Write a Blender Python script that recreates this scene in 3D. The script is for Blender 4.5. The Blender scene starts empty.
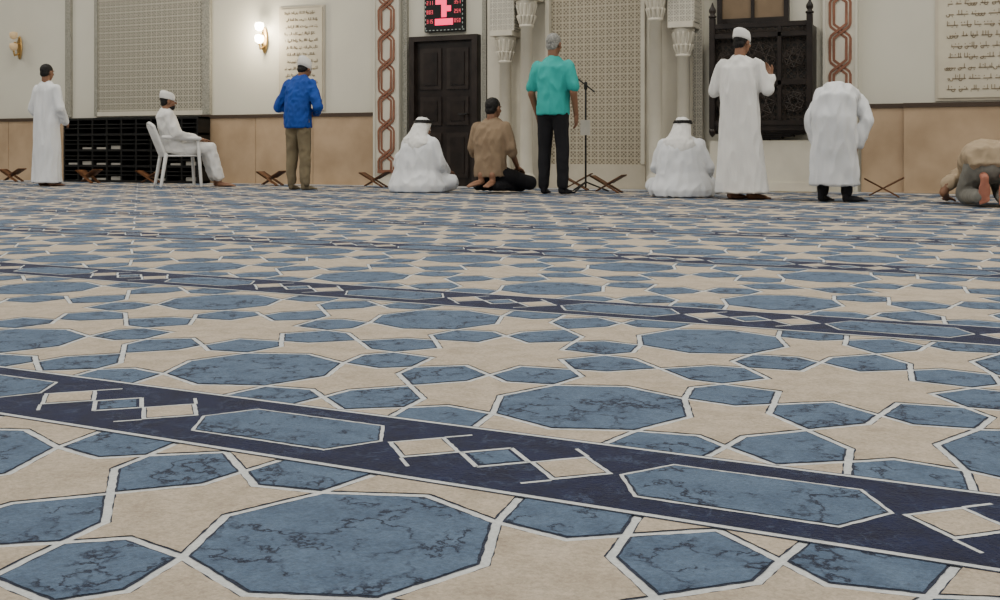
import bpy, bmesh, math, random
from mathutils import Vector, Matrix, noise, Euler
random.seed(4)
scene = bpy.context.scene
COL = scene.collection

# ------------------------------------------------------------------ materials
def mat(name, col, rough=0.6, col2=None, scale=8.0, metal=0.0, bump=0.0, bscale=60, emit=None, estr=0, detail=4, lo=.35, hi=.65, sheen=0):
    m = bpy.data.materials.new(name); m.use_nodes = True
    nt = m.node_tree; b = nt.nodes['Principled BSDF']
    b.inputs['Roughness'].default_value = rough
    b.inputs['Metallic'].default_value = metal
    b.inputs['Specular IOR Level'].default_value = 0.3
    if sheen: b.inputs['Sheen Weight'].default_value = sheen
    tc = nt.nodes.new('ShaderNodeTexCoord')
    n = nt.nodes.new('ShaderNodeTexNoise'); n.inputs['Scale'].default_value = scale; n.inputs['Detail'].default_value = detail
    nt.links.new(tc.outputs['Object'], n.inputs['Vector'])
    r = nt.nodes.new('ShaderNodeValToRGB')
    c2 = col2 or tuple(c*0.88 for c in col)
    r.color_ramp.elements[0].position = lo; r.color_ramp.elements[1].position = hi
    r.color_ramp.elements[0].color = (*c2, 1); r.color_ramp.elements[1].color = (*col, 1)
    nt.links.new(n.outputs['Fac'], r.inputs['Fac'])
    nt.links.new(r.outputs['Color'], b.inputs['Base Color'])
    if bump:
        n2 = nt.nodes.new('ShaderNodeTexNoise'); n2.inputs['Scale'].default_value = bscale
        nt.links.new(tc.outputs['Object'], n2.inputs['Vector'])
        bp = nt.nodes.new('ShaderNodeBump'); bp.inputs['Strength'].default_value = bump; bp.inputs['Distance'].default_value = 0.01
        nt.links.new(n2.outputs['Fac'], bp.inputs['Height']); nt.links.new(bp.outputs['Normal'], b.inputs['Normal'])
    if emit:
        b.inputs['Emission Color'].default_value = (*emit, 1); b.inputs['Emission Strength'].default_value = estr
    return m

def carpet_mat(name, base, dark, vein=None, veinw=.03, grain=.3, lo=.36, hi=.62):
    """woven pile: mottled colour, optional dark marble cracks, coarse and fine grain"""
    m = bpy.data.materials.new(name); m.use_nodes = True
    nt = m.node_tree; L = nt.links; b = nt.nodes['Principled BSDF']
    b.inputs['Roughness'].default_value = .95; b.inputs['Specular IOR Level'].default_value = .1
    b.inputs['Sheen Weight'].default_value = .12
    tc = nt.nodes.new('ShaderNodeTexCoord')
    n = nt.nodes.new('ShaderNodeTexNoise'); n.inputs['Scale'].default_value = 14; n.inputs['Detail'].default_value = 9; n.inputs['Roughness'].default_value = .75
    L.new(tc.outputs['Object'], n.inputs['Vector'])
    r = nt.nodes.new('ShaderNodeValToRGB')
    r.color_ramp.elements[0].position = lo; r.color_ramp.elements[1].position = hi
    r.color_ramp.elements[0].color = (*dark, 1); r.color_ramp.elements[1].color = (*base, 1)
    L.new(n.outputs['Fac'], r.inputs['Fac']); out = r.outputs['Color']
    if vein:
        for sc_, w_, lo_, hi_ in ((4.5, veinw, .42, .55), (10, veinw*1.3, .49, .60)):
            nn = nt.nodes.new('ShaderNodeTexNoise'); nn.inputs['Scale'].default_value = sc_; nn.inputs['Detail'].default_value = 7; nn.inputs['Roughness'].default_value = .62
            L.new(tc.outputs['Object'], nn.inputs['Vector'])
            s = nt.nodes.new('ShaderNodeMath'); s.operation = 'SUBTRACT'; s.inputs[1].default_value = .5; L.new(nn.outputs['Fac'], s.inputs[0])
            a = nt.nodes.new('ShaderNodeMath'); a.operation = 'ABSOLUTE'; L.new(s.outputs[0], a.inputs[0])
            mr = nt.nodes.new('ShaderNodeMapRange'); mr.inputs['From Min'].default_value = w_*.2; mr.inputs['From Max'].default_value = w_
            mr.inputs['To Min'].default_value = 1; mr.inputs['To Max'].default_value = 0
            L.new(a.outputs[0], mr.inputs['Value'])
            n3 = nt.nodes.new('ShaderNodeTexNoise'); n3.inputs['Scale'].default_value = sc_*1.7
            L.new(tc.outputs['Object'], n3.inputs['Vector'])
            m3 = nt.nodes.new('ShaderNodeMapRange'); m3.inputs['From Min'].default_value = lo_; m3.inputs['From Max'].default_value = hi_
            L.new(n3.outputs['Fac'], m3.inputs['Value'])
            mu = nt.nodes.new('ShaderNodeMath'); mu.operation = 'MULTIPLY'; L.new(mr.outputs[0], mu.inputs[0]); L.new(m3.outputs[0], mu.inputs[1])
            mx = nt.nodes.new('ShaderNodeMix'); mx.data_type = 'RGBA'; L.new(mu.outputs[0], mx.inputs['Factor'])
            L.new(out, mx.inputs['A']); mx.inputs['B'].default_value = (*vein, 1); out = mx.outputs['Result']
    g = nt.nodes.new('ShaderNodeTexNoise'); g.inputs['Scale'].default_value = 170; g.inputs['Detail'].default_value = 4; g.inputs['Roughness'].default_value = .7
    L.new(tc.outputs['Object'], g.inputs['Vector'])
    gm = nt.nodes.new('ShaderNodeMapRange'); gm.inputs['From Min'].default_value = .3; gm.inputs['From Max'].default_value = .7
    gm.inputs['To Min'].default_value = 1-grain; gm.inputs['To Max'].default_value = 1+grain*.7
    L.new(g.outputs['Fac'], gm.inputs['Value'])
    vm = nt.nodes.new('ShaderNodeVectorMath'); vm.operation = 'SCALE'; L.new(out, vm.inputs[0]); L.new(gm.outputs[0], vm.inputs['Scale'])
    L.new(vm.outputs[0], b.inputs['Base Color'])
    bp = nt.nodes.new('ShaderNodeBump'); bp.inputs['Strength'].default_value = .7; bp.inputs['Distance'].default_value = .005
    L.new(g.outputs['Fac'], bp.inputs['Height']); L.new(bp.outputs['Normal'], b.inputs['Normal'])
    return m

def lattice_mat(name, light, dark, period):
    """eight-fold pierced screen: four families of lines (object X/Z)"""
    m = bpy.data.materials.new(name); m.use_nodes = True
    nt = m.node_tree; L = nt.links; b = nt.nodes['Principled BSDF']; b.inputs['Roughness'].default_value = .6
    tc = nt.nodes.new('ShaderNodeTexCoord'); prev = None
    for k in range(4):
        a = math.pi*k/4
        per = period if k % 2 == 0 else period/math.sqrt(2)
        d = nt.nodes.new('ShaderNodeVectorMath'); d.operation = 'DOT_PRODUCT'
        L.new(tc.outputs['Object'], d.inputs[0]); d.inputs[1].default_value = (math.cos(a)/per, 0, math.sin(a)/per)
        ad = nt.nodes.new('ShaderNodeMath'); ad.operation = 'PINGPONG'; ad.inputs[1].default_value = .5
        L.new(d.outputs['Value'], ad.inputs[0])
        if k % 2:
            s = nt.nodes.new('ShaderNodeMath'); s.operation = 'SUBTRACT'; s.inputs[1].default_value = .25; L.new(ad.outputs[0], s.inputs[0])
            ab = nt.nodes.new('ShaderNodeMath'); ab.operation = 'ABSOLUTE'; L.new(s.outputs[0], ab.inputs[0]); o = ab
        else: o = ad
        if prev:
            mn = nt.nodes.new('ShaderNodeMath'); mn.operation = 'MINIMUM'; L.new(prev.outputs[0], mn.inputs[0]); L.new(o.outputs[0], mn.inputs[1]); prev = mn
        else: prev = o
    mr = nt.nodes.new('ShaderNodeMapRange'); mr.inputs['From Min'].default_value = .06; mr.inputs['From Max'].default_value = .1
    L.new(prev.outputs[0], mr.inputs['Value'])
    mx = nt.nodes.new('ShaderNodeMix'); mx.data_type = 'RGBA'; L.new(mr.outputs[0], mx.inputs['Factor'])
    mx.inputs['A'].default_value = (*light, 1); mx.inputs['B'].default_value = (*dark, 1)
    L.new(mx.outputs['Result'], b.inputs['Base Color'])
    bp = nt.nodes.new('ShaderNodeBump'); bp.inputs['Distance'].default_value = .02; bp.invert = True
    L.new(mr.outputs[0], bp.inputs['Height']); L.new(bp.outputs['Normal'], b.inputs['Normal'])
    return m

M_wall = mat('wall_plaster', (.575,.555,.475), .7, (.54,.52,.445), 1.2)
M_ceil = mat('ceiling_plaster', (.8,.79,.76), .8)
M_dado = mat('tan_marble', (.44,.32,.21), .35, (.345,.245,.155), 2.5, detail=8)
M_cream = mat('cream_marble', (.60,.565,.475), .4, (.53,.495,.415), 3)
M_pale = mat('pale_marble', (.52,.47,.38), .4, (.45,.405,.325), 3)
M_strip = mat('dark_trim_wood', (.06,.04,.028), .4)
M_greystrip = mat('grey_mosaic', (.34,.33,.28), .5, (.17,.165,.14), 60)
M_dwood = mat('dark_wood', (.020,.014,.011), .35, (.009,.006,.005), 6)
M_dwood2 = mat('dark_wood_panel', (.030,.022,.018), .4, (.015,.010,.008), 6)
M_black = mat('black_lacquer', (.006,.006,.006), .45)
M_red = mat('red_terracotta', (.235,.10,.06), .5, (.18,.075,.045), 10)
M_lat1 = lattice_mat('pierced_screen_beige', (.42,.395,.32), (.155,.143,.112), .105)
M_lat2 = lattice_mat('pierced_screen_cream', (.47,.42,.32), (.20,.17,.12), .10)
M_lat3 = lattice_mat('dark_wood_fretwork', (.035,.024,.017), (.006,.005,.004), .15)
M_carve = lattice_mat('carved_relief', (.58,.55,.47), (.35,.33,.28), .075)
M_wood = mat('rehal_wood', (.15,.065,.028), .5, (.09,.04,.018), 12)
M_plastic = mat('white_plastic', (.72,.72,.71), .35)
M_robe = mat('white_cotton', (.68,.695,.72), .85, (.63,.65,.68), 3, bump=.15, bscale=9)
M_robe2 = mat('ivory_cotton', (.72,.715,.70), .85, (.67,.665,.65), 3, bump=.15, bscale=9)
M_blue = mat('blue_cotton', (.012,.065,.34), .8, (.009,.045,.24), 4, bump=.2, bscale=10)
M_teal = mat('teal_polo', (.03,.38,.355), .8, (.022,.31,.29), 4, bump=.2, bscale=10)
M_khaki = mat('khaki_cloth', (.19,.155,.095), .85, (.14,.112,.07), 5, bump=.2, bscale=10)
M_tan = mat('tan_shirt', (.25,.18,.115), .85, (.2,.14,.09), 5, bump=.2, bscale=10)
M_beige = mat('beige_shirt', (.40,.31,.21), .85, (.33,.255,.17), 5, bump=.2, bscale=10)
M_greyt = mat('grey_trousers', (.19,.185,.165), .85)
M_blackt = mat('black_trousers', (.010,.010,.013), .85, (.006,.006,.008), 5)
M_skin = mat('brown_skin', (.24,.125,.075), .55, (.20,.10,.06), 9)
M_sole = mat('foot_sole_skin', (.44,.18,.12), .6, (.34,.13,.09), 9)
M_hair = mat('black_hair', (.008,.007,.007), .6, bump=.6, bscale=90)
M_ghair = mat('grey_hair', (.33,.33,.31), .7, (.17,.17,.165), 60, bump=.6, bscale=90)
M_lip = mat('lips', (.2,.07,.05), .5)
M_eye = mat('eye_white', (.7,.7,.68), .3)
M_iris = mat('eye_iris', (.02,.012,.008), .2)
M_metal = mat('stand_metal', (.03,.03,.03), .35, metal=.6)
M_brass = mat('brass', (.5,.33,.13), .3, metal=.9)
M_glass = mat('lamp_glass', (.9,.85,.7), .3, emit=(1,.90,.68), estr=24)
M_glassdim = mat('lamp_glass_dim', (.55,.38,.20), .3, emit=(1,.8,.5), estr=.15)
M_plaque = mat('plaque_marble', (.55,.505,.40), .4, (.49,.445,.35), 3)
M_ink = mat('plaque_ink', (.20,.155,.10), .6)
M_led = mat('red_led', (.6,.02,.05), .5, emit=(1,.02,.12), estr=2.2)
M_led2 = mat('small_red_led', (.4,.05,.07), .5, emit=(1,.12,.16), estr=.7)
M_ledw = mat('frame_dots', (.36,.42,.40), .5)
M_paper = mat('paper', (.50,.48,.43), .6)
M_window = mat('brown_shade', (.20,.14,.085), .5)
C_line = carpet_mat('carpet_white_line', (.66,.68,.68), (.54,.57,.58), grain=.18)
C_out = carpet_mat('carpet_dark_outline', (.026,.035,.068), (.012,.018,.038), grain=.5)
C_slate = carpet_mat('carpet_slate_blue', (.108,.165,.255), (.062,.102,.170), vein=(.009,.015,.038), veinw=.016, lo=.34, hi=.64)
C_beige = carpet_mat('carpet_beige', (.535,.455,.36), (.405,.335,.255), grain=.26)
C_navy = carpet_mat('carpet_navy', (.007,.013,.056), (.004,.006,.028), vein=(.035,.052,.105), veinw=.011)

# ------------------------------------------------------------------ helpers
def empty(name, loc=(0,0,0), rz=0, sc=1):
    e = bpy.data.objects.new(name, None); COL.objects.link(e)
    e.location = loc; e.rotation_euler = (0,0,rz); e.scale = (sc,)*3
    e.empty_display_size = .2
    return e
def obj_from_bm(name, bm, mats, parent=None, smooth=False):
    me = bpy.data.meshes.new(name); bm.to_mesh(me); bm.free()
    if not isinstance(mats, (list,tuple)): mats = [mats]
    for m in mats: me.materials.append(m)
    if smooth:
        for p in me.polygons: p.use_smooth = True
    o = bpy.data.objects.new(name, me); COL.objects.link(o)
    if parent: o.parent = parent
    return o
def bbox(bm, x0,x1,y0,y1,z0,z1, mi=0, bev=0, M=None):
    b2 = bmesh.new()
    vs = [b2.verts.new((x,y,z)) for z in (z0,z1) for y in (y0,y1) for x in (x0,x1)]
    for f in ((0,2,3,1),(4,5,7,6),(0,1,5,4),(2,6,7,3),(0,4,6,2),(1,3,7,5)):
        b2.faces.new([vs[i] for i in f])
    if bev: bmesh.ops.bevel(b2, geom=b2.edges[:], offset=bev, segments=2, affect='EDGES')
    if M: bmesh.ops.transform(b2, matrix=M, verts=b2.verts)
    me = bpy.data.meshes.new('tmp'); b2.to_mesh(me); b2.free(); n0=len(bm.faces); bm.from_mesh(me); bpy.data.meshes.remove(me)
    bm.faces.ensure_lookup_table()
    for f in bm.faces[n0:]: f.material_index = mi
def box(name, x0,x1,y0,y1,z0,z1, m, parent=None, bev=0):
    bm = bmesh.new(); bbox(bm,x0,x1,y0,y1,z0,z1,0,bev)
    return obj_from_bm(name,bm,m,parent)
def loft(bm, rings, seg=20, mi=0):
    prev=None; first=None
    for c,a,b in rings:
        vs=[bm.verts.new(c+a*math.cos(2*math.pi*i/seg)+b*math.sin(2*math.pi*i/seg)) for i in range(seg)]
        if prev:
            for i in range(seg):
                f=bm.faces.new((prev[i],prev[(i+1)%seg],vs[(i+1)%seg],vs[i])); f.material_index=mi
        else: first=vs
        prev=vs
    f=bm.faces.new(list(reversed(first))); f.material_index=mi
    f=bm.faces.new(prev); f.material_index=mi
def capsule(bm,p0,r0,p1,r1,seg=14,mi=0):
    p0=Vector(p0);p1=Vector(p1);d=(p1-p0)
    d=d.normalized() if d.length>1e-6 else Vector((0,0,1))
    a=d.orthogonal().normalized(); b=d.cross(a)
    R=[]
    for t in (-85,-60,-30,0):
        t=math.radians(t); R.append((p0+d*r0*math.sin(t),a*r0*math.cos(t),b*r0*math.cos(t)))
    for t in (0,30,60,85):
        t=math.radians(t); R.append((p1+d*r1*math.sin(t),a*r1*math.cos(t),b*r1*math.cos(t)))
    loft(bm,R,seg,mi)
def ellip(bm,c,r,rot=None,mi=0):
    c=Vector(c); Rm=(Euler(rot).to_matrix() if rot else Matrix.Identity(3)); rings=[]
    for k in range(11):
        t=math.radians(-86+172*k/10)
        rings.append((c+Rm@Vector((0,0,r[2]*math.sin(t))),Rm@Vector((r[0]*math.cos(t),0,0)),Rm@Vector((0,r[1]*math.cos(t),0))))
    loft(bm,rings,20,mi)
def rod(name,p0,p1,r,m,parent): 
    bm=bmesh.new(); capsule(bm,p0,r,p1,r,12); return obj_from_bm(name,bm,m,parent,True)
def lathe(name,x,y,prof,m,parent,seg=24):
    bm=bmesh.new(); loft(bm,[(Vector((x,y,z)),Vector((r,0,0)),Vector((0,r,0))) for z,r in prof],seg)
    return obj_from_bm(name,bm,m,parent,True)

def blob(parent,name,m,items,voxel=.014,fold=0,ff=(9,9,2.2),iters=4,xf=None):
    """union of closed lofted pieces -> one continuous skin, with cloth folds"""
    bm=bmesh.new()
    for it in items:
        k=it[0]
        if k=='c': capsule(bm,*it[1:])
        elif k=='e': ellip(bm,*it[1:])
        elif k=='l': loft(bm,[(Vector((x,y,z)),Vector((rx,0,0)),Vector((0,ry,0))) for x,y,z,rx,ry in it[1]],28)
        elif k=='L': loft(bm,[(Vector(c),Vector((rx,0,0)),Vector((0,ry*math.cos(t),ry*math.sin(t)))) for c,rx,ry,t in it[1]],28)
    if xf: bmesh.ops.transform(bm,matrix=xf,verts=bm.verts)
    bmesh.ops.recalc_face_normals(bm,faces=bm.faces)
    o=obj_from_bm(name,bm,m,None)
    md=o.modifiers.new('r','REMESH'); md.mode='VOXEL'; md.voxel_size=voxel
    if iters:
        s=o.modifiers.new('s','SMOOTH'); s.factor=.5; s.iterations=iters
    dg=bpy.context.evaluated_depsgraph_get()
    me=bpy.data.meshes.new_from_object(o.evaluated_get(dg))
    o.modifiers.clear(); old=o.data; o.data=me; bpy.data.meshes.remove(old)
    if not me.materials: me.materials.append(m)
    if fold:
        seed=Vector((random.random()*50,random.random()*50,0))
        me.update(); nn=[v.normal.copy() for v in me.vertices]
        for v,n in zip(me.vertices,nn):
            q=Vector((v.co.x*ff[0],v.co.y*ff[1],v.co.z*ff[2]))+seed
            a=noise.noise(q)+.5*noise.noise(q*2.1)
            a=(1-abs(a)*2.2)
            v.co+=n*fold*(a-.4)
            if v.co.z<.003: v.co.z=.003
    for p in me.polygons: p.use_smooth=True
    o.parent=parent
    return o
def sym(items):
    out=[]
    for it in items:
        out.append(it)
        if it[0]=='c': out.append(('c',(-it[1][0],)+tuple(it[1][1:]),it[2],(-it[3][0],)+tuple(it[3][1:]),it[4]))
        elif it[0]=='e': out.append(('e',(-it[1][0],)+tuple(it[1][1:]),it[2]))
    return out

def hand(parent,name,wrist,d,n,thumb,curl=.35,m=None):
    d=Vector(d).normalized(); n=Vector(n); n=(n-d*n.dot(d)).normalized(); s=d.cross(n); 
    if s.dot(Vector(thumb))<0: s=-s
    w=Vector(wrist); items=[]
    items.append(('c',w,.026,w+d*.03,.026))
    for k,off in enumerate((.028,.010,-.009,-.027)):
        items.append(('c',w+d*.02+s*off*.7,.017,w+d*.082+s*off,.0125))
        p=w+d*.085+s*off
        L=(.070,.079,.074,.058)[k]
        for j in range(3):
            ang=curl*(j+.6)
            dd=(d*math.cos(ang)+n*math.sin(ang)+s*off*1.2).normalized()
            q=p+dd*L*(.42,.33,.25)[j]
            items.append(('c',p,.0092-.0008*j,q,.0085-.0008*j)); p=q
    p=w+d*.025+s*.024; q=p+(d*.55+s*.75+n*.2).normalized()*.042; r=q+(d*.85+s*.4+n*.3).normalized()*.034
    items+= [('c',p,.014,q,.0115),('c',q,.011,r,.009)]
    return blob(parent,name,m or M_skin,items,.0042,0,iters=1)

def head(parent,c,fwd=(0,1,0),up=(0,0,1),neck=None,hair=None,cap=None,ghutra=False,beard=False,caplow=0.0):
    f=Vector(fwd).normalized(); u=Vector(up); u=(u-f*u.dot(f)).normalized(); r=f.cross(u)
    X=Matrix(((r.x,f.x,u.x,c[0]),(r.y,f.y,u.y,c[1]),(r.z,f.z,u.z,c[2]),(0,0,0,1)))
    Xi=X.inverted()
    items=[('e',(0,-.012,.025),(.074,.094,.088)),('e',(0,.03,-.045),(.056,.056,.062)),('e',(0,.055,-.088),(.026,.026,.022)),
      ('c',(0,.082,.022),.009,(0,.104,-.018),.014),('e',(.038,.062,-.02),(.022,.02,.02)),('e',(-.038,.062,-.02),(.022,.02,.02)),
      ('c',(-.035,.076,.028),.010,(.035,.076,.028),.010),
      ('e',(.077,-.008,-.006),(.010,.020,.032)),('e',(-.077,-.008,-.006),(.010,.020,.032)),
      ('c',(-.018,.083,-.052),.007,(.018,.083,-.052),.007)]
    if neck: items.append(('c',tuple(Vector((0,-.03,-.05))),.052,tuple(Xi@Vector(neck)),.062))
    blob(parent,'head',M_skin,items,.006,0,iters=2,xf=X)
    bm=bmesh.new()
    for sx in (-1,1):
        ellip(bm,(sx*.030,.080,.008),(.013,.009,.008),mi=0); ellip(bm,(sx*.030,.088,.008),(.0055,.003,.0055),mi=1)
        capsule(bm,(sx*.016,.088,.030),.004,(sx*.046,.078,.031),.003,8,2)
    capsule(bm,(-.020,.089,-.055),.005,(.020,.089,-.055),.005,8,3)
    bmesh.ops.transform(bm,matrix=X,verts=bm.verts)
    obj_from_bm('face_features',bm,[M_eye,M_iris,M_ghair if hair is M_ghair else M_hair,M_lip],parent,True)
    if hair: blob(parent,'hair',hair,[('e',(0,-.024,.034),(.080,.094,.088)),('e',(0,-.055,-.02),(.068,.05,.062))],.007,.004,(40,40,40),1,xf=X)
    if beard: blob(parent,'beard',M_hair,[('e',(0,.045,-.075),(.056,.05,.04))],.007,.003,(50,50,50),1,xf=X)
    if cap:
        bm=bmesh.new()
        R=[]
        for z,rx,ry in ((.025-caplow,.086,.103),(.045,.089,.106),(.09,.085,.101),(.118,.078,.092),(.130,.060,.072),(.134,.03,.035)):
            R.append((Vector((0,-.018-(z-.03)*.15,z)),Vector((rx,0,0)),Vector((0,ry,-.012-.2*caplow))))
        loft(bm,R,28); bmesh.ops.transform(bm,matrix=X,verts=bm.verts)
        obj_from_bm('prayer_cap',bm,cap,parent,True)
    if ghutra:
        blob(parent,'ghutra',M_robe2,[('l',[(0,-.025,.128,.03,.035),(0,-.022,.115,.066,.08),(0,-.02,.08,.086,.103),(0,-.035,.02,.098,.105),(0,-.055,-.06,.112,.10),
            (0,-.07,-.12,.14,.10),(0,-.085,-.17,.19,.10),(.02,-.10,-.22,.19,.09),(.03,-.115,-.28,.13,.07),(.03,-.125,-.33,.06,.045)])],.009,.008,(13,13,5),2,xf=X)
        bm=bmesh.new(); seg=36
        for dz in (0,.020):
            for i in range(seg):
                a=2*math.pi*i/seg;b=2*math.pi*(i+1)/seg
                Pq=lambda t:((.098-dz*.5)*math.cos(t),-.022+(.116-dz*.5)*math.sin(t),.072+dz+.03*math.sin(t))
                capsule(bm,Pq(a),.0105,Pq(b),.0105,8)
        bmesh.ops.transform(bm,matrix=X,verts=bm.verts)
        obj_from_bm('agal',bm,M_hair,parent,True)

def foot(parent,name,p,ang=0,m=None,tilt=0):
    X=Matrix.Translation(p)@Matrix.Rotation(ang,4,'Z')@Matrix.Rotation(tilt,4,'X')
    it=[('c',(0,-.05,.035),.033,(0,.05,.03),.030),('c',(0,.05,.03),.030,(.0,.12,.022),.021),('c',(0,-.05,.035),.033,(0,-.045,.11),.034),('e',(0,.06,.020),(.046,.1,.019))]
    for k,o in enumerate((-.03,-.013,.003,.018,.032)):
        it.append(('c',(o,.12,.016),.012,(o,.165-.007*abs(k-(0 if ang>=0 else 4)),.013),.0095))
    return blob(parent,name,m or M_skin,it,.006,0,iters=1,xf=X)

# ------------------------------------------------------------------ carpet
DEL=math.radians(2.9); UX=Vector((math.cos(DEL),-math.sin(DEL),0)); VX=Vector((math.sin(DEL),math.cos(DEL),0))
P=.808; h=P/2; U0=-.793; V0=1.140
def inset(poly,d):
    n=len(poly); out=[]
    for i in range(n):
        a=Vector(poly[i-1]);b=Vector(poly[i]);c=Vector(poly[(i+1)%n])
        e1=(b-a).normalized();e2=(c-b).normalized()
        n1=Vector((-e1.y,e1.x));n2=Vector((-e2.y,e2.x))
        den=1+n1.dot(n2)
        if den<.15: den=.15
        out.append(b+(n1+n2)*d/den)
    return out
def ccw(poly):
    A=sum(poly[i-1][0]*poly[i][1]-poly[i][0]*poly[i-1][1] for i in range(len(poly)))
    return poly if A>0 else poly[::-1]
r0,dd,ww,rd=.162,.312,.088,.374
def rot(p,a): return (p[0]*math.cos(a)-p[1]*math.sin(a),p[0]*math.sin(a)+p[1]*math.cos(a))
T=(.234,.097)
tile=[]  # (polygon,material) relative to the star centre S
star=[]
for k in range(8):
    star.append(rot((r0,0),k*math.pi/4)); star.append(rot(T,k*math.pi/4))
    ro=h if k%2==0 else rd
    hexa=[(r0,0),(T[0],-T[1]),(dd,-ww),(ro,0),(dd,ww),T]
    tile.append(([rot(p,k*math.pi/4) for p in hexa],1))
tile.append((star,2))
av=.194; dg=(P/math.sqrt(2)-rd)
octo=[]
for k in range(8):
    rr=av if k%2==0 else dg; q=rot((rr,0),k*math.pi/4); octo.append((q[0]+h,q[1]+h))
tile.append((octo,1))
dg2=rd/math.sqrt(2); pk=rot((dd,ww),math.pi/4)
s5=[(0,h),(ww,dd),(T[1],T[0]),(pk[0],pk[1]),(dg2,dg2),(h-av,h),(dg2,P-dg2),(pk[0],P-pk[1]),(T[1],P-T[0]),(ww,P-dd)]
tile.append((s5,2)); tile.append(([(-x,y) for x,y in s5],2))
tile.append(([(y,x) for x,y in s5],2)); tile.append(([(y,-x) for x,y in s5],2))
ZC=-.0042
bmc=bmesh.new()
def rough_edge(pts,amp):
    """woven edge: subdivide the outline and jitter it by a millimetre"""
    out=[];n=len(pts)
    for i in range(n):
        a=Vector(pts[i]);b=Vector(pts[(i+1)%n]);L=(b-a).length
        k=max(1,int(L/.012)); d=(b-a)/L if L>1e-6 else Vector((1,0)); nn=Vector((-d.y,d.x))
        for j in range(k):
            q=a+(b-a)*j/k
            if j: q=q+nn*random.uniform(-amp,amp)
            out.append(q)
    return out
def cpoly(pts,z,mi,u,v,rough=0):
    near = rough and (-4.2<u<2.2 and -0.2<v<5.0)
    if near: pts=rough_edge(pts,rough)
    w=[UX*(p[0]+u)+VX*(p[1]+v)+Vector((0,0,z+ZC)) for p in pts]
    if any(q.y>13.58 or q.x<-23.9 or q.x>8.9 or q.y<-3.9 for q in w): return
    f=bmc.faces.new([bmc.verts.new(q) for q in w]); f.material_index=mi
    f.normal_update()
    if f.normal.z<0 : f.normal_flip()
def cline(a,b,hw,z,mi,u,v):
    a=Vector(a);b=Vector(b);d=(b-a).normalized();n=Vector((-d.y,d.x))*hw
    cpoly([a-n,b-n,b+n,a+n],z,mi,u,v)
fills=[]
for pol,mi in tile:
    pol=ccw(pol); fills.append((inset(pol,.0058),inset(pol,.0094 if mi==1 else .0078),mi))
cart=ccw([(-.195,0),(-.14,-.090),(.14,-.090),(.195,0),(.14,.090),(-.14,.090)])
def dia(c,a,b): return [(c-a,0),(c,-b),(c+a,0),(c,b)]
for i in range(-30,14):
    for j in range(-7,18):
        u=U0+h+P*i; v=V0+h+P*j
        for o,f,mi in fills:
            cpoly(o,.0006,3,u,v,.0010); cpoly(f,.0012,mi,u,v,.0012)
        if j%2==0:
            rect=lambda hh:[(-h,-hh),(h,-hh),(h,hh),(-h,hh)]
            cpoly(rect(.160),.0018,3,u,v); cpoly(rect(.156),.0020,0,u,v); cpoly(rect(.146),.0024,4,u,v)
            cpoly(cart,.0030,0,u,v,.0010); cpoly(inset(cart,.0060),.0034,3,u,v,.001); cpoly(inset(cart,.0090),.0038,1,u,v,.0014)
            a=.070
            for c in (-h+.130,h-.130):
                sg=1 if c<0 else -1
                for s2 in (-1,1):
                    # short barb carrying the lozenge edge on past its tip
                    cline((c-sg*.000,s2*(a+.000)),(c-sg*.034,s2*(a+.034)),.0032,.0027,0,u,v)
                D=dia(c,a,a); cpoly(D,.0030,0,u,v,.001); cpoly(inset(D,.0075),.0034,3,u,v); cpoly(inset(D,.0095),.0038,2,u,v,.0012)
            for c in (-h,h):
                hs=1 if c<0 else -1
                for s2 in (-1,1):
                    cline((c+hs*.060,0),(c,s2*.060),.0040,.0028,0,u,v)
                tri=ccw([(c,-.046),(c+hs*.046,0),(c,.046)]); cpoly(tri,.0032,1,u,v)
vs=[bmc.verts.new(p) for p in ((-24,-4,ZC),(9,-4,ZC),(9,13.6,ZC),(-24,13.6,ZC))]
bmc.faces.new(vs).material_index=0
carpet=obj_from_bm('patterned_carpet',bmc,[C_line,C_slate,C_beige,C_out,C_navy])

# ------------------------------------------------------------------ room shell
box('floor',-24,9,-4,13.77,-.2,-.006,M_pale)
YW=13.768
box('wall_front',-24,9,13.77,14.0,0,6,M_wall)
box('wall_left',-24.2,-24,-4,14,0,6,M_wall)
box('wall_right',9,9.2,-4,14,0,6,M_wall)
box('ceiling',-24.2,9.2,-4,14,6,6.2,M_ceil)

def dado(name,x0,x1,yf):
    e=empty(name)
    n=max(1,round((x1-x0)/1.2)); w=(x1-x0)/n
    for i in range(n):
        box('slab_%d'%(i+1),x0+i*w+.003,x1-(n-1-i)*w-.003,yf,YW,0,1.0,M_dado,e,.002)
    box('cap_rail',x0,x1,yf-.02,YW,1.0,1.05,M_strip,e)
dado('trim_1',-24,-14.02,13.71)
dado('trim_2',-11.18,-8.10,13.71)
dado('trim_3',-1.40,-.92,13.71)
dado('trim_4',-.92,9,13.62)
e=empty('lattice_wall_panel')
box('screen',-13.29,-11.16,13.73,YW,1.13,4.6,M_lat1,e)
box('frame_left',-13.36,-13.29,13.71,YW,1.06,4.6,M_greystrip,e)
box('frame_right',-11.16,-11.02,13.71,YW,1.06,4.6,M_greystrip,e)
box('frame_bottom',-13.29,-11.16,13.71,YW,1.06,1.13,M_cream,e)
box('outer_strip',-14.0,-13.88,13.72,YW,1.06,4.6,M_greystrip,e)

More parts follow.
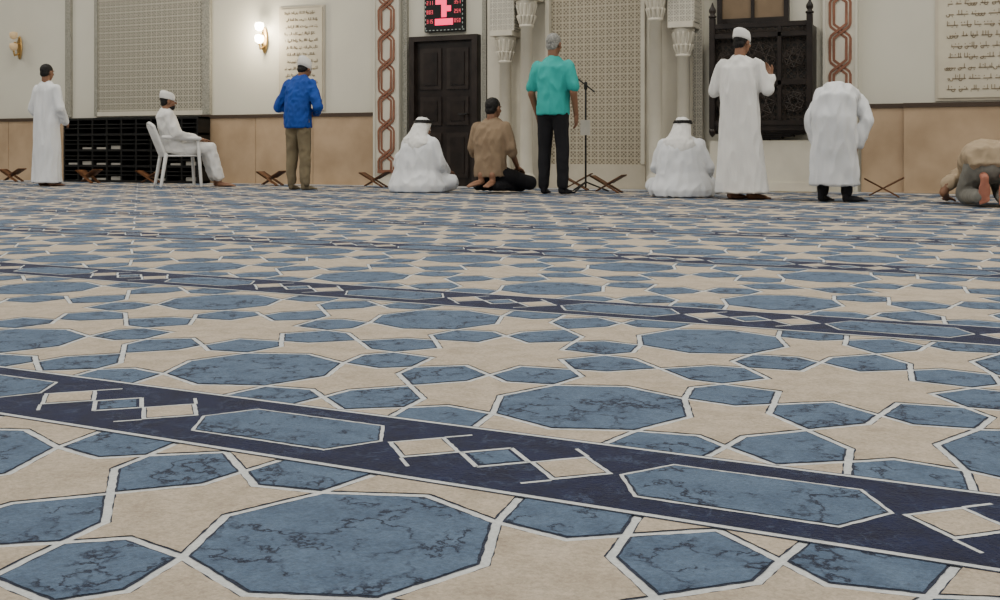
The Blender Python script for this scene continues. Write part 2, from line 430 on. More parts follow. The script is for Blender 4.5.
# dark shelf cabinet
e=empty('quran_shelf')
x0,x1=-13.72,-11.0; yb,yf=13.70,13.42
box('back',x0,x1,yb-.03,yb,0.0,1.02,M_black,e)
for k,z in enumerate((0,.24,.49,.74,.99)): box('shelf_%d'%(k+1),x0,x1,yf,yb-.03,z,z+.035,M_black,e)
for k in range(10):
    x=x0+(x1-x0-.03)*k/9; box('divider_%d'%(k+1),x,x+.03,yf-.005,yb-.03,0,1.02,M_black,e)
bm=bmesh.new()
for k in range(9):
    for r,z in enumerate((.035,.275,.525,.775)):
        xa=x0+(x1-x0-.03)*k/9+.05
        if random.random()<(.8 if k<4 else .15) and r<3:
            bbox(bm,xa,xa+.19,yf+.05,yf+.20,z,z+random.choice((.03,.03,.055)),0,.003)
for r,z in enumerate((.11,.17,.35,.41,.60,.66,.85,.91)):
    bbox(bm,x0,x1,yf-.01,yf+.005,z,z+.016,1)
obj_from_bm('books',bm,[M_paper,M_black],e)

# guilloche pilasters
def pilaster(name,xc,w,z0,z1,zr,amp):
    e=empty(name)
    box('shaft',xc-w/2,xc+w/2,13.68,YW,0,z1,M_cream,e)
    box('edge_left',xc-w/2-.03,xc-w/2,13.66,YW,0,z1,M_wall,e)
    box('edge_right',xc+w/2,xc+w/2+.03,13.66,YW,0,z1,M_wall,e)
    bm=bmesh.new(); per=.86; N=int((z1-zr)/per*48)
    for s in (0,1):
        for side in (-1,1):
            prev=None
            for i in range(N+1):
                z=zr+(z1-zr)*i/N; t=(z-zr)/per*2*math.pi
                sg=(1 if s==0 else -1)
                q=math.cos(t)*1.9; x=(amp)*max(-1,min(1,q))*sg
                dx=-amp*1.9*math.sin(t)*2*math.pi/per*sg if abs(q)<1 else 0
                yoff=.008*math.sin(t)*sg
                nv=Vector((1,0,-dx)).normalized()
                c=Vector((xc+x,13.668+yoff,z))+nv*side*.023
                nrm=nv*.015
                cur=[bm.verts.new(c-nrm),bm.verts.new(c+nrm),bm.verts.new(c+nrm+Vector((0,.011,0))),bm.verts.new(c-nrm+Vector((0,.011,0)))]
                if prev:
                    for k in range(4):
                        bm.faces.new((prev[k],prev[(k+1)%4],cur[(k+1)%4],cur[k]))
                prev=cur
    bbox(bm,xc-amp-.034,xc+amp+.034,13.655,13.68,zr-.04,zr+.005)
    bmesh.ops.recalc_face_normals(bm,faces=bm.faces)
    obj_from_bm('interlace',bm,M_red,e)
pilaster('interlaced_pilaster',-7.865,.36,0,5.2,.22,.10)
pilaster('interlaced_pilaster',-1.635,.34,0,5.2,1.28,.095)

# door
e=empty('door_1')
box('leaf',-7.40,-6.50,13.71,YW,.01,2.03,M_dwood,e)
for k,(xa,xb) in enumerate(((-7.33,-6.99),(-6.91,-6.57))):
    for j,(za,zb) in enumerate(((.12,.75),(.85,1.25),(1.35,1.93))):
        box('panel_%d%d'%(k,j),xa,xb,13.692,13.71,za,zb,M_dwood2,e,.006)
        box('panel_field_%d%d'%(k,j),xa+.06,xb-.06,13.680,13.692,za+.06,zb-.06,M_dwood,e,.004)
box('frame_left',-7.48,-7.40,13.64,YW,0,2.10,M_dwood2,e)
box('frame_right',-6.50,-6.42,13.64,YW,0,2.10,M_dwood2,e)
box('frame_top',-7.40,-6.50,13.64,YW,2.03,2.10,M_dwood2,e)
rod('handle',(-6.58,13.62,1.0),(-6.68,13.62,1.0),.012,M_metal,e)
rod('handle_stem',(-6.58,13.62,1.0),(-6.58,13.69,1.0),.012,M_metal,e)
box('trim_5',-7.62,-7.55,13.71,YW,0,5.2,M_greystrip)
box('trim_6',-6.37,-6.31,13.70,YW,0,5.2,M_greystrip)

# digital prayer clock
e=empty('prayer_time_clock')
box('case',-7.26,-6.64,13.69,YW,2.16,3.0,M_black,e,.006)
bm=bmesh.new()
y=13.685
for k in range(11):
    xx=-7.24+.058*k
    for z in (2.175,2.975): bbox(bm,xx,xx+.026,y,y+.005,z,z+.012)
for k in range(13):
    zz=2.2+.06*k
    for x in (-7.245,-6.667): bbox(bm,x,x+.012,y,y+.005,zz,zz+.026)
obj_from_bm('dot_border',bm,M_ledw,e)
bm=bmesh.new()
bbox(bm,-6.99,-6.91,y,y+.006,2.36,2.95); bbox(bm,-7.09,-6.81,y,y+.006,2.25,2.34); bbox(bm,-7.08,-6.99,y,y+.006,2.54,2.62); bbox(bm,-6.91,-6.84,y,y+.006,2.44,2.52)
obj_from_bm('large_digits',bm,M_led,e)
SEG={'0':'abcdef','1':'bc','2':'abged','3':'abgcd','4':'fgbc','5':'afgcd','6':'afgedc','7':'abc','8':'abcdefg','9':'abcdfg'}
def digit(bm,ch,x,z,w,hh,t,y):
    S=dict(a=(0,w,hh-t,hh),g=(0,w,hh/2-t/2,hh/2+t/2),d=(0,w,0,t),f=(0,t,hh/2,hh),b=(w-t,w,hh/2,hh),e=(0,t,0,hh/2),c=(w-t,w,0,hh/2))
    for s in SEG[ch]:
        a=S[s]; bbox(bm,x+a[0],x+a[1],y,y+.006,z+a[2],z+a[3])
bm=bmesh.new()
for r in range(5):
    for side in (-7.22,-6.79):
        for k in range(3): digit(bm,random.choice('0123458'),side+.036*k,2.28+.13*r,.024,.055,.007,y)
obj_from_bm('small_digits',bm,M_led2,e)

# mihrab
e=empty('mihrab')
box('surround_left',-6.28,-5.42,13.68,YW,0,5.2,M_cream,e)
box('surround_right',-4.04,-3.30,13.68,YW,0,5.2,M_cream,e)
box('lattice_niche',-5.36,-4.10,13.73,YW,.32,5.2,M_lat2,e)
box('niche_sill',-5.42,-4.04,13.66,YW,0,.32,M_pale,e,.004)
box('niche_edge_left',-5.42,-5.36,13.64,YW,.32,5.2,M_cream,e,.005)
box('niche_edge_right',-4.10,-4.04,13.64,YW,.32,5.2,M_cream,e,.005)
box('carved_strip_right',-3.42,-3.30,13.665,13.68,.1,5.2,M_carve,e)
def column(nm,x,y,r,zt):
    lathe(nm,x,y,[(0,r*1.5),(.10,r*1.5),(.11,r*1.3),(.16,r*1.35),(.19,r*1.05),(.22,r),(zt-.36,r*.92),(zt-.35,r*1.15),(zt-.32,r*1.15),(zt-.31,r*.95),
        (zt-.22,r*1.15),(zt-.20,r*1.35),(zt-.19,r*1.1),(zt-.08,r*1.45),(zt-.02,r*1.7),(zt,r*1.7)],M_cream,e)
    bm=bmesh.new()
    for tier,(zz,rr,hh) in enumerate(((zt-.31,r*1.02,.10),(zt-.19,r*1.18,.13))):
        for k in range(12):
            a=2*math.pi*(k+.5*tier)/12; c=Vector((x+rr*math.cos(a),y+rr*math.sin(a),zz)); o=Vector((math.cos(a),math.sin(a),0))
            capsule(bm,c,.014,c+Vector((0,0,hh))+o*r*.35,.018,8)
    obj_from_bm(nm+'_leaves',bm,M_cream,e,True)
    box(nm+'_abacus',x-r*1.9,x+r*1.9,y-r*1.9,13.68,zt,zt+.07,M_cream,e,.006)
column('column_1',-5.93,13.50,.085,2.02); column('column_2',-5.60,13.44,.085,2.48)
column('column_3',-3.84,13.44,.085,2.48); column('column_4',-3.50,13.50,.085,2.02)
box('impost_1',-6.12,-5.76,13.40,13.68,2.09,3.4,M_carve,e,.008)
box('impost_4',-3.68,-3.33,13.40,13.68,2.09,3.4,M_carve,e,.008)
box('impost_2',-5.76,-5.43,13.36,13.68,2.55,3.4,M_cream,e,.008)
box('impost_3',-4.01,-3.68,13.36,13.68,2.55,3.4,M_cream,e,.008)

# minbar balcony
e=empty('minbar_balcony')
ya,yb=13.34,13.76
box('marble_base',-3.16,-1.90,13.45,YW,0,.62,M_cream,e,.01)
box('marble_plinth',-3.19,-1.87,13.42,YW,0,.12,M_cream,e,.01)
box('back_board',-3.10,-1.97,13.48,13.52,.70,2.0,M_lat3,e)
for k,x in enumerate((-3.14,-1.98)):
    box('post_%d'%(k+1),x,x+.07,ya,ya+.07,.76,2.12,M_dwood,e,.008)
    lathe('finial_%d'%(k+1),x+.035,ya+.035,[(2.12,.045),(2.14,.05),(2.16,.025),(2.19,.042),(2.22,.042),(2.26,.02),(2.31,.004)],M_dwood,e)
    lathe('drop_%d'%(k+1),x+.035,ya+.035,[(.66,.006),(.69,.03),(.72,.04),(.76,.045)],M_dwood,e)
for k,z in enumerate((.80,1.28,1.86,1.98)): box('rail_%d'%(k+1),-3.07,-1.98,ya+.01,ya+.06,z,z+.06,M_dwood,e,.005)
for k,x in enumerate((-2.80,-2.32)): box('mullion_%d'%(k+1),x,x+.05,ya+.01,ya+.06,.86,1.98,M_dwood,e,.005)
for k,x in enumerate((-3.14,-1.95)): box('side_board_%d'%(k+1),x,x+.03,ya+.07,YW,.76,2.0,M_dwood,e,.005)
bm=bmesh.new()
for (cx,cz,R) in ((-2.54,1.6,.2),(-2.93,1.6,.11),(-2.13,1.6,.12),(-2.54,1.08,.2),(-2.93,1.08,.12),(-2.13,1.08,.12)):
    for k in range(8):
        a=math.pi*k/4; b=a+3*math.pi/4
        capsule(bm,(cx+R*math.cos(a),ya+.035,cz+R*math.sin(a)),.009,(cx+R*math.cos(b),ya+.035,cz+R*math.sin(b)),.009,6)
        b=a+math.pi/4
        capsule(bm,(cx+R*math.cos(a),ya+.035,cz+R*math.sin(a)),.007,(cx+R*math.cos(b),ya+.035,cz+R*math.sin(b)),.007,6)
obj_from_bm('star_fretwork',bm,M_dwood2,e)
bm=bmesh.new()
for i in range(6):
    t=i/5; ins=.5*(1-math.cos(t*math.pi/2)) 
    bbox(bm,-3.10+ins,-1.97-ins,ya+.03+.25*t,YW,.74-.025*i,.80-.025*i)
obj_from_bm('corbel',bm,M_dwood,e)
e=empty('window_1')
box('shade',-3.06,-2.30,13.72,YW,2.12,3.6,M_window,e)
for k,(a,b,c,d) in enumerate(((-3.12,-3.06,2.08,3.6),(-2.30,-2.24,2.08,3.6),(-3.06,-2.30,2.08,2.14),(-2.70,-2.66,2.14,3.6))): box('frame_%d'%(k+1),a,b,13.69,YW,c,d,M_dwood,e)

# script plaques
def plaque(name,xa,xb,za,zb,nl,lh):
    e=empty(name)
    box('slab',xa,xb,13.735,YW,za,zb,M_plaque,e,.006)
    box('border',xa-.03,xb+.03,13.75,YW,za-.03,zb+.03,M_pale,e,.004)
    bm=bmesh.new(); y=13.729
    for r in range(nl):
        z=zb-(zb-za)*(r+.8)/(nl+.6); x=xb-.08-(0 if r%3 else .05); lim=xa+.08+random.random()*.06
        while x>lim:
            w=random.uniform(.05,.13)*lh/.05
            w=min(w,x-lim+.01)
            bbox(bm,x-w,x,y,y+.006,z,z+lh*.16)
            k=x-lh*.2
            while k>x-w:
                t=random.random()
                if t<.4: bbox(bm,k-lh*.12,k,y,y+.006,z,z+lh*random.choice((.5,.9,.9)))
                elif t<.6:
                    for q in range(5):
                        a=math.pi*(1+q/4); capsule(bm,(k-lh*.3+lh*.3*math.cos(a),y+.003,z+lh*.35*math.sin(a)),lh*.08,(k-lh*.3+lh*.3*math.cos(a+.6),y+.003,z+lh*.35*math.sin(a+.6)),lh*.06,6)
                else:
                    zz=z+lh*random.choice((-.35,.5)); bbox(bm,k-lh*.15,k,y,y+.006,zz,zz+lh*.15)
                k-=lh*random.uniform(.3,.6)
            x-=w+lh*.5
    obj_from_bm('script',bm,M_ink,e)
plaque('inscribed_plaque',-9.73,-8.98,1.12,2.62,14,.042)
plaque('inscribed_plaque',-.55,.95,1.10,2.9,14,.060)

# sconces
def sconce(x,z,lit):
    e=empty('wall_sconce')
    bm=bmesh.new(); ellip(bm,(x,13.745,z+.05),(.06,.02,.20)); capsule(bm,(x,13.74,z-.05),.014,(x,13.64,z-.09),.014); capsule(bm,(x,13.64,z-.09),.014,(x,13.62,z+.0),.016)
    capsule(bm,(x,13.74,z+.10),.014,(x,13.64,z+.13),.014)
    obj_from_bm('bracket',bm,M_brass,e,True)
    for k,zz in enumerate((z-.01,z+.18)):
        lathe('glass_shade_%d'%(k+1),x,13.62,[(zz,.022),(zz+.03,.06),(zz+.08,.07),(zz+.12,.06),(zz+.13,.02)],M_glass if lit else M_glassdim,e)
    if lit:
        l=bpy.data.lights.new('sconce_bulb','POINT'); l.energy=52; l.color=(1,.87,.65); l.shadow_soft_size=.07
        lo=bpy.data.objects.new('bulb',l); lo.location=(x,13.47,z+.12); COL.objects.link(lo); lo.parent=e
sconce(-10.02,2.12,True); sconce(-15.05,2.20,False)

# ------------------------------------------------------------------ furniture
def rehal(x,y,rz=0,s=1):
    e=empty('rehal_bookstand',(x,y,.0),rz,s)
    for nm,sg in (('leaf_1',1),('leaf_2',-1)):
        bm=bmesh.new(); A=Vector((-.15*sg,0,.012));B=Vector((.20*sg,0,.205)); d=(B-A); L=d.length; ang=math.atan2(d.z,d.x)
        M=Matrix.Translation(A)@Matrix.Rotation(-ang,4,'Y')
        if sg>0:
            bbox(bm,0,L,-.035,.035,.0,.014,0,.003,M); bbox(bm,L*.5,L,-.10,.10,.0,.014,0,.003,M)
        else:
            for a,b in ((-.10,-.04),(.04,.10)): bbox(bm,0,L,a,b,.0,.014,0,.003,M)
            bbox(bm,L*.5,L,-.10,.10,.0,.014,0,.003,M)
        obj_from_bm(nm,bm,M_wood,e)
for x,y,r in ((-14.5,13.1,.1),(-12.72,12.95,-.1),(-11.55,13.0,.15),(-9.35,13.0,.0),(-7.62,12.95,.1),(-4.10,12.35,0),(-4.72,12.95,.2),(-1.02,12.3,.1)):
    rehal(x,y,r)

# microphone stand
e=empty('microphone_stand',(-4.42,12.45,0.002))
rod('pole',(0,0,.06),(0,0,1.28),.012,M_metal,e)
for k in range(3):
    a=k*2*math.pi/3+.4; rod('leg_%d'%(k+1),(0,0,.12),(.27*math.cos(a),.27*math.sin(a),.012),.010,M_metal,e)
rod('boom',(.10,.02,1.20),(-.30,-.05,1.52),.009,M_metal,e)
bm=bmesh.new(); capsule(bm,(-.30,-.05,1.52),.014,(-.36,-.06,1.56),.018); ellip(bm,(-.385,-.065,1.575),(.028,.028,.028)); obj_from_bm('microphone',bm,M_black,e,True)
bm=bmesh.new(); capsule(bm,(0,0,1.24),.022,(0,0,1.30),.022); obj_from_bm('clutch',bm,M_metal,e,True)
box('paper_sign',-.06,.06,-.02,-.014,.68,.86,M_paper,e)

# plastic chair
def chair(loc,rz):
    e=empty('plastic_armchair',loc,rz)
    bm=bmesh.new()
    bbox(bm,-.22,.22,-.20,.24,.415,.44,0,.01)
    for sx in (-1,1):
        for (ya,yb,zt) in ((.22,.26,.66),(-.20,-.27,.44)):
            capsule(bm,(sx*.23,ya,zt),.026,(sx*.26,yb,.022),.02,10)
        capsule(bm,(sx*.26,.24,.66),.026,(sx*.25,-.24,.68),.024,10)
        capsule(bm,(sx*.22,-.20,.42),.022,(sx*.24,-.36,.82),.02,10)
    for i in range(8):
        t0=-1+i/4;t1=-1+(i+1)/4
        capsule(bm,(.235*t0,-.36-.03*(1-t0*t0),.82+.05*(1-t0*t0)),.022,(.235*t1,-.36-.03*(1-t1*t1),.82+.05*(1-t1*t1)),.022,10)
    for k in range(5):
        x=-.15+.075*k; t=x/.235
        capsule(bm,(x,-.205,.43),.016,(x,-.37-.02*(1-t*t),.84),.016,8)
    obj_from_bm('shell',bm,M_plastic,e,True)
    return e
ang=-math.radians(40)
chair((-10.16,11.98,0.0),ang)

# ------------------------------------------------------------------ people (local: +y is the facing direction)
Z0=.0
# 1 standing man, white robe, bare dark head
p=empty('standing_man_in_white_robe',(-12.135,11.56,Z0),.0,.985)
blob(p,'robe',M_robe,[('l',[(0,0,.05,.23,.19),(0,0,.3,.22,.17),(0,0,.7,.205,.155),(0,0,1.0,.195,.145),(0,0,1.22,.195,.135),(0,-.01,1.36,.19,.115),(0,-.01,1.44,.13,.09),(0,0,1.50,.065,.065)])]
  +sym([('c',(.17,0,1.385),.070,(.26,-.01,1.10),.064),('c',(.26,-.01,1.10),.064,(.20,.14,.92),.055)]),fold=.013,ff=(10,10,2))
blob(p,'body',M_skin,sym([('c',(.17,0,1.38),.045,(.24,-.01,1.10),.038),('c',(.24,-.01,1.10),.038,(.18,.19,.90),.026),('c',(.09,0,.9),.08,(.1,0,.5),.055),('c',(.1,0,.5),.055,(.1,-.01,.1),.038)])+[('c',(0,0,.95),.1,(0,0,1.35),.1)],.014)
hand(p,'hand_r',(.175,.20,.895),(-.5,.8,-.2),(-.5,-.6,0),(0,.2,1)); hand(p,'hand_l',(-.175,.20,.895),(.5,.8,-.2),(.5,-.6,0),(0,.2,1))
head(p,(0,.01,1.625),(0,1,-.1),neck=(0,-.01,1.44),hair=M_hair)
foot(p,'foot_r',(.10,.03,0),-.1); foot(p,'foot_l',(-.10,.03,0),.1)

# 2 seated man on chair, leaning back
p=empty('seated_man_in_white_robe',(-10.16,11.98,Z0),ang,1.0)
blob(p,'robe',M_robe2,[('L',[((0,-.03,.47),.20,.16,0),((0,-.06,.6),.21,.15,.0),((0,-.12,.8),.21,.145,0),((0,-.165,.95),.21,.13,0),((0,-.17,1.03),.14,.09,0),((0,-.165,1.09),.065,.06,0)])]
  +sym([('c',(.10,-.02,.53),.10,(.13,.40,.53),.088),('c',(.13,.40,.53),.085,(.13,.50,.16),.085),('c',(.185,-.16,.98),.074,(.27,-.08,.72),.066),('c',(.27,-.08,.72),.066,(.17,.20,.66),.055)])
  +[('L',[((0,.30,.50),.2,.06,0),((0,.43,.45),.20,.09,0),((0,.48,.3),.20,.09,0),((0,.52,.12),.21,.10,0)])],fold=.014,ff=(9,9,5))
blob(p,'body',M_skin,sym([('c',(.27,-.08,.72),.035,(.15,.27,.65),.026),('c',(.13,.48,.4),.045,(.13,.53,.08),.036)])+[('c',(0,-.06,.6),.1,(0,-.15,.95),.1)],.012)
hand(p,'hand_r',(.15,.27,.65),(-.2,1,-.1),(0,0,-1),(-1,0,0),.3); hand(p,'hand_l',(-.15,.27,.65),(.2,1,-.1),(0,0,-1),(1,0,0),.3)
head(p,(0,-.13,1.17),(0,1,-.10),neck=(0,-.165,1.02),hair=M_hair,cap=M_robe2,beard=True)
foot(p,'foot_r',(.13,.58,0),-.2); foot(p,'foot_l',(-.13,.58,0),.2)

def legs(p,m,zt=.95,fold=.008,spread=.10):
    return blob(p,'trousers',m,[('e',(0,0,zt-.03),(.165,.12,.13))]+sym([('c',(.085,0,zt-.06),.098,(spread,.015,.5),.075),('c',(spread,.015,.5),.075,(spread+.01,0,.10),.062)]),.012,fold,(7,7,5))

# 3 man in blue shirt
p=empty('standing_man_in_blue_shirt',(-7.985,11.66,Z0),-.05,.98)
legs(p,M_khaki,.93,.013,.10)
blob(p,'shirt',M_blue,[('L',[((0,-.0,.80),.19,.15,0),((0,-.01,.95),.19,.145,0),((0,0,1.1),.185,.14,0),((0,.02,1.25),.20,.14,-.1),((0,.05,1.37),.19,.12,-.3),((0,.08,1.44),.12,.09,-.4),((0,.10,1.48),.065,.06,-.4)])]
  +sym([('c',(.17,.04,1.36),.075,(.32,.0,1.07),.064),('c',(.32,.0,1.07),.062,(.14,.20,1.0),.05)]),.012,.014,(11,11,7))
blob(p,'body',M_skin,sym([('c',(.32,0,1.07),.035,(.11,.22,.99),.028)])+[('c',(0,0,.95),.1,(0,.03,1.33),.1)],.012)
hand(p,'hand_r',(.11,.225,.99),(-1,.2,0),(0,-1,0),(0,0,1),.3); hand(p,'hand_l',(-.10,.25,.98),(1,.2,0),(0,-1,0),(0,0,1),.3)
head(p,(.02,.12,1.57),(.1,1,-.30),neck=(0,.07,1.42),hair=M_hair,cap=M_robe2,caplow=.03)
foot(p,'sock_r',(.105,.03,0),-.15,M_khaki); foot(p,'sock_l',(-.105,.03,0),.15,M_khaki)

# 4 / 7 seated men with ghutra
def seated_ghutra(loc,rz,sc,lean,m):
    p=empty('sitting_man_in_white_ghutra',loc,rz,sc)
    blob(p,'robe',m,[('l',[(0,0,.01,.36,.33),(0,0,.08,.38,.34),(0,-.02,.17,.34,.28),(0,-.05,.27,.285,.21),(lean*.5,-.06,.40,.26,.18),(lean*.8,-.05,.52,.25,.165),(lean,-.03,.60,.23,.14),(lean,-.01,.66,.15,.10),(lean,0,.70,.065,.06)])]
     +sym([('c',(.10,-.05,.12),.11,(.36,.16,.12),.095),('c',(.36,.16,.10),.08,(.05,.30,.08),.07)])
     +[('c',(lean+.20,-.03,.58),.074,(.31,.0,.34),.066),('c',(.31,0,.34),.066,(.26,.20,.26),.055),('c',(lean-.20,-.03,.58),.074,(-.31,.0,.34),.066),('c',(-.31,0,.34),.066,(-.24,.20,.26),.055)],fold=.017,ff=(6.5,6.5,3.2))
    blob(p,'body',M_skin,[('c',(0,-.03,.2),.12,(lean,-.02,.56),.11),('c',(.26,.15,.27),.03,(.24,.26,.25),.026),('c',(-.24,.15,.27),.03,(-.22,.26,.25),.026)],.012)
    hand(p,'hand_r',(.24,.26,.25),(-.1,1,-.25),(0,0,-1),(-1,0,0),.3); hand(p,'hand_l',(-.22,.26,.25),(.1,1,-.25),(0,0,-1),(1,0,0),.3)
    head(p,(lean,.05,.76),(.15,1,-.30),neck=(lean,0,.62),ghutra=True)
    foot(p,'foot_r',(.0,.36,.0),1.3); foot(p,'foot_l',(-.02,.26,.0),-1.3)
seated_ghutra((-6.256,11.66,Z0),-.15,1.0,.03,M_robe)
seated_ghutra((-3.016,11.57,Z0),.05,.95,.0,M_robe)

# 5 kneeling man, tan shirt
p=empty('kneeling_man_in_tan_shirt',(-5.33,11.76,Z0),-.15,1.06)
blob(p,'trousers',M_blackt,[('e',(0,-.04,.24),(.17,.15,.12))]+sym([('c',(.09,0,.22),.095,(.15,.38,.11),.075),('c',(.15,.36,.078),.07,(.12,-.12,.08),.052)])+[('c',(.12,.05,.2),.09,(.30,.30,.11),.08)],.012,.008)
blob(p,'shirt',M_tan,[('l',[(0,-.05,.18,.185,.16),(0,-.05,.30,.19,.15),(0,-.04,.45,.19,.145),(0,-.03,.60,.21,.145),(0,-.02,.71,.205,.125),(0,-.01,.78,.14,.09),(0,0,.83,.068,.06)])]
  +sym([('c',(.18,-.02,.72),.072,(.245,-.02,.50),.064)])+[('c',(.245,-.02,.5),.057,(.25,.01,.44),.055),('c',(-.245,-.02,.5),.057,(-.25,.01,.44),.055)],.012,.012,(10,10,5))
blob(p,'body',M_skin,sym([('c',(.245,-.02,.52),.040,(.25,.01,.44),.038),('c',(.25,.01,.44),.038,(.17,.25,.28),.026)])+[('c',(0,-.03,.3),.1,(0,0,.7),.1)],.012)
hand(p,'hand_r',(.17,.25,.275),(-.1,1,-.35),(0,0,-1),(-1,0,0),.25); hand(p,'hand_l',(-.17,.25,.275),(.1,1,-.35),(0,0,-1),(1,0,0),.25)
head(p,(0,.02,.935),(.1,1,-.1),neck=(0,-.01,.77),hair=M_hair)
foot(p,'foot_r',(.11,-.20,.085),math.pi+.2,M_skin,math.radians(-8)); foot(p,'foot_l',(-.04,-.22,.085),math.pi-.3,M_skin,math.radians(-8))

# 6 teal polo
p=empty('standing_man_in_teal_shirt',(-4.559,11.73,Z0),-.05,1.05)
legs(p,M_blackt,.93,.006,.105)
blob(p,'shirt',M_teal,[('l',[(0,0,.86,.185,.145),(0,0,.98,.185,.145),(0,.01,1.12,.185,.14),(0,.01,1.27,.20,.14),(0,0,1.38,.19,.115),(0,0,1.45,.11,.085),(0,0,1.50,.068,.064)])]
  +sym([('c',(.175,0,1.385),.072,(.245,-.015,1.16),.066)]),.012,.011,(9,9,4))
blob(p,'body',M_skin,sym([('c',(.18,0,1.38),.05,(.25,-.02,1.10),.040),('c',(.25,-.02,1.10),.042,(.23,.10,.86),.027)])+[('c',(0,0,.95),.1,(0,0,1.35),.1)],.011)
hand(p,'hand_r',(.23,.10,.86),(-.1,.3,-1),(-1,0,0),(0,1,0),.3); hand(p,'hand_l',(-.23,.10,.86),(.1,.3,-1),(1,0,0),(0,1,0),.3)
head(p,(0,.03,1.63),(.1,1,-.12),neck=(0,0,1.44),hair=M_ghair)
foot(p,'sock_r',(.115,.03,0),-.2,M_blackt); foot(p,'sock_l',(-.115,.03,0),.2,M_blackt)

# 8 standing man robe + cap
p=empty('standing_man_in_white_kandura',(-2.323,11.22,Z0),-.12,.98)
blob(p,'robe',M_robe2,[('l',[(.02,0,.07,.28,.20),(.01,0,.35,.245,.18),(0,0,.7,.215,.165),(0,0,1.0,.205,.155),(0,0,1.22,.205,.145),(0,.0,1.36,.205,.12),(0,.01,1.44,.13,.09),(0,.02,1.50,.065,.065)])]
  +sym([('c',(.18,0,1.385),.075,(.28,.02,1.13),.066)])+[('c',(.28,.02,1.13),.066,(.25,.22,1.26),.056),('c',(-.28,.02,1.13),.066,(-.17,.24,1.26),.056)],fold=.017,ff=(9,9,2))
blob(p,'body',M_skin,[('c',(.28,.02,1.13),.04,(.25,.26,1.29),.027),('c',(-.27,.02,1.13),.04,(-.15,.27,1.29),.027),('c',(0,0,.95),.1,(0,0,1.35),.1),('c',(.1,0,.5),.05,(.1,-.02,.08),.038),('c',(-.1,0,.5),.05,(-.1,-.02,.08),.038)],.012)
hand(p,'hand_r',(.25,.26,1.29),(-.5,.3,.8),(-.3,-1,0),(1,0,0),.3); hand(p,'hand_l',(-.15,.27,1.29),(.1,.25,1),(.3,-1,0),(-1,0,0),.2)
head(p,(.01,.05,1.625),(.35,1,-.2),neck=(0,0,1.44),hair=M_hair,cap=M_robe2)
foot(p,'sandal_r',(.15,.0,0),-.9,M_wood); foot(p,'sandal_l',(-.06,.0,0),-.7,M_skin)

# 9 bowing man
p=empty('bowing_man_in_white_robe',(-1.362,11.0,Z0),.0,1.0)
blob(p,'robe',M_robe,[('L',[((0,-.02,.16),.235,.19,0),((0,-.03,.4),.225,.18,0),((0,-.06,.65),.21,.175,0),((0,-.08,.83),.205,.17,.1),((0,-.05,.96),.205,.165,-.5),((0,.06,1.02),.20,.15,-1.1),((0,.22,1.03),.20,.135,-1.45),((0,.38,1.02),.205,.12,-1.5),((0,.46,1.0),.14,.09,-1.5),((0,.51,.98),.065,.06,-1.5)])]
  +sym([('c',(.18,.38,.98),.078,(.265,.20,.78),.068),('c',(.265,.20,.78),.068,(.19,.15,.56),.060)]),fold=.020,ff=(9,6,2.5))
blob(p,'trousers',M_blackt,sym([('c',(.10,.0,.5),.065,(.11,-.02,.10),.055)]),.012,.005)
blob(p,'body',M_skin,sym([('c',(.265,.20,.78),.04,(.16,.14,.53),.027)])+[('c',(0,.1,1.0),.09,(0,.42,1.0),.09)],.012)
hand(p,'hand_r',(.16,.14,.53),(-.1,.1,-1),(0,-1,0),(-1,0,0),.3); hand(p,'hand_l',(-.16,.14,.53),(.1,.1,-1),(0,-1,0),(1,0,0),.3)
head(p,(0,.64,.94),(0,.15,-1),(0,1,.1),neck=(0,.46,.99),hair=M_hair,cap=M_robe2)
foot(p,'shoe_r',(.14,.0,0),-.9,M_blackt); foot(p,'shoe_l',(-.11,.0,0),-.3,M_blackt)

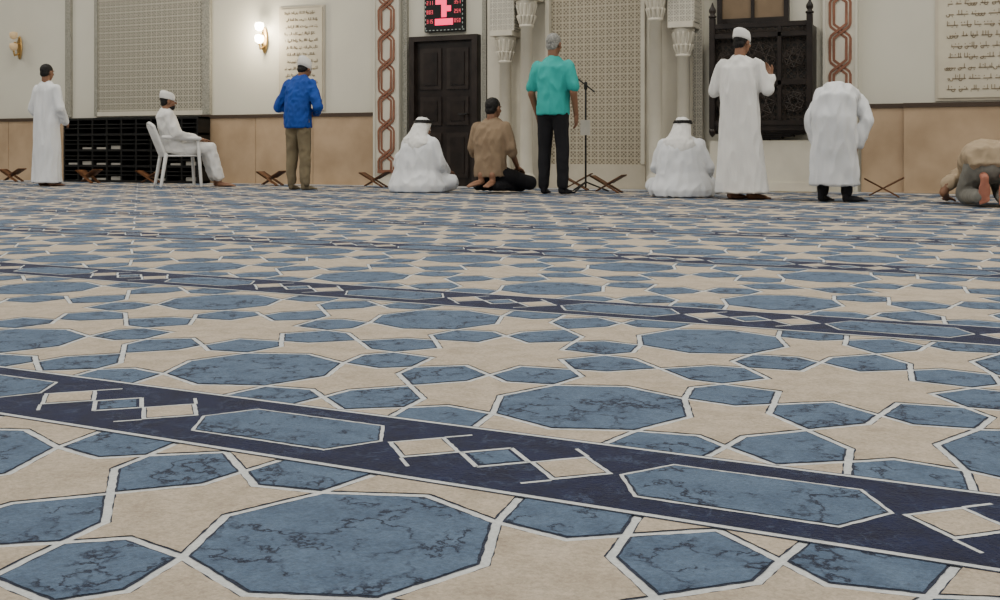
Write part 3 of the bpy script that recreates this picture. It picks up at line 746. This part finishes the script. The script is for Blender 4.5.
# 10 prostrating man
p=empty('prostrating_man_in_beige_shirt',(-.03,10.78,Z0),.10,1.06)
blob(p,'trousers',M_greyt,[('e',(0,-.20,.33),(.175,.155,.14))]+sym([('c',(.09,-.18,.32),.105,(.15,.08,.10),.085),('c',(.15,.08,.080),.072,(.10,-.34,.09),.055)]),.012,.010)
blob(p,'shirt',M_beige,[('L',[((0,-.33,.33),.17,.06,-.5),((0,-.27,.40),.195,.12,-.9),((0,-.14,.42),.21,.15,-1.3),((0,.05,.39),.215,.145,-1.6),((0,.24,.30),.21,.125,-1.8),((0,.36,.24),.19,.10,-1.85),((0,.44,.21),.11,.08,-1.85),((0,.48,.19),.065,.06,-1.85)])]
  +sym([('c',(.18,.34,.25),.07,(.29,.22,.17),.058)]),.012,.014,(9,9,6))
blob(p,'body',M_skin,sym([('c',(.29,.22,.17),.042,(.32,.20,.10),.038),('c',(.32,.20,.10),.040,(.28,.42,.05),.027)])+[('c',(0,0,.35),.08,(0,.35,.25),.08)],.012)
hand(p,'hand_r',(.28,.43,.042),(-.05,1,-.1),(0,0,-1),(-1,0,0),.05); hand(p,'hand_l',(-.28,.43,.042),(.05,1,-.1),(0,0,-1),(1,0,0),.05)
head(p,(0,.60,.135),(0,.25,-1),(0,1,.25),neck=(0,.42,.21),hair=M_hair)
foot(p,'foot_r',(.10,-.42,.185),.0,M_sole,math.radians(-75)); foot(p,'foot_l',(-.05,-.42,.185),.0,M_sole,math.radians(-75))

# ------------------------------------------------------------------ lights
w=bpy.data.worlds.new('hall_ambient'); scene.world=w; w.use_nodes=True
bg=w.node_tree.nodes['Background']; bg.inputs['Color'].default_value=(1,.985,.96,1); bg.inputs['Strength'].default_value=.45
for i,x in enumerate((-18,-12,-6,0,6)):
    for j,y in enumerate((1,6,11)):
        e=empty('ceiling_light_panel')
        box('frame',x-1.1,x+1.1,y-1.1,y+1.1,5.94,5.998,M_ceil,e,.01)
        l=bpy.data.lights.new('panel_lamp','AREA'); l.size=2; l.energy=145; l.color=(1,.96,.87)
        lo=bpy.data.objects.new('lamp',l); lo.location=(x,y,5.92); COL.objects.link(lo); lo.parent=e

# ------------------------------------------------------------------ camera
cam=bpy.data.cameras.new('camera'); co=bpy.data.objects.new('camera',cam); COL.objects.link(co)
cam.lens=39.6; cam.sensor_width=36; cam.shift_y=-.148; cam.clip_start=.02
co.location=(0,0,.48); co.rotation_euler=(math.radians(90),0,math.radians(24))
scene.camera=co
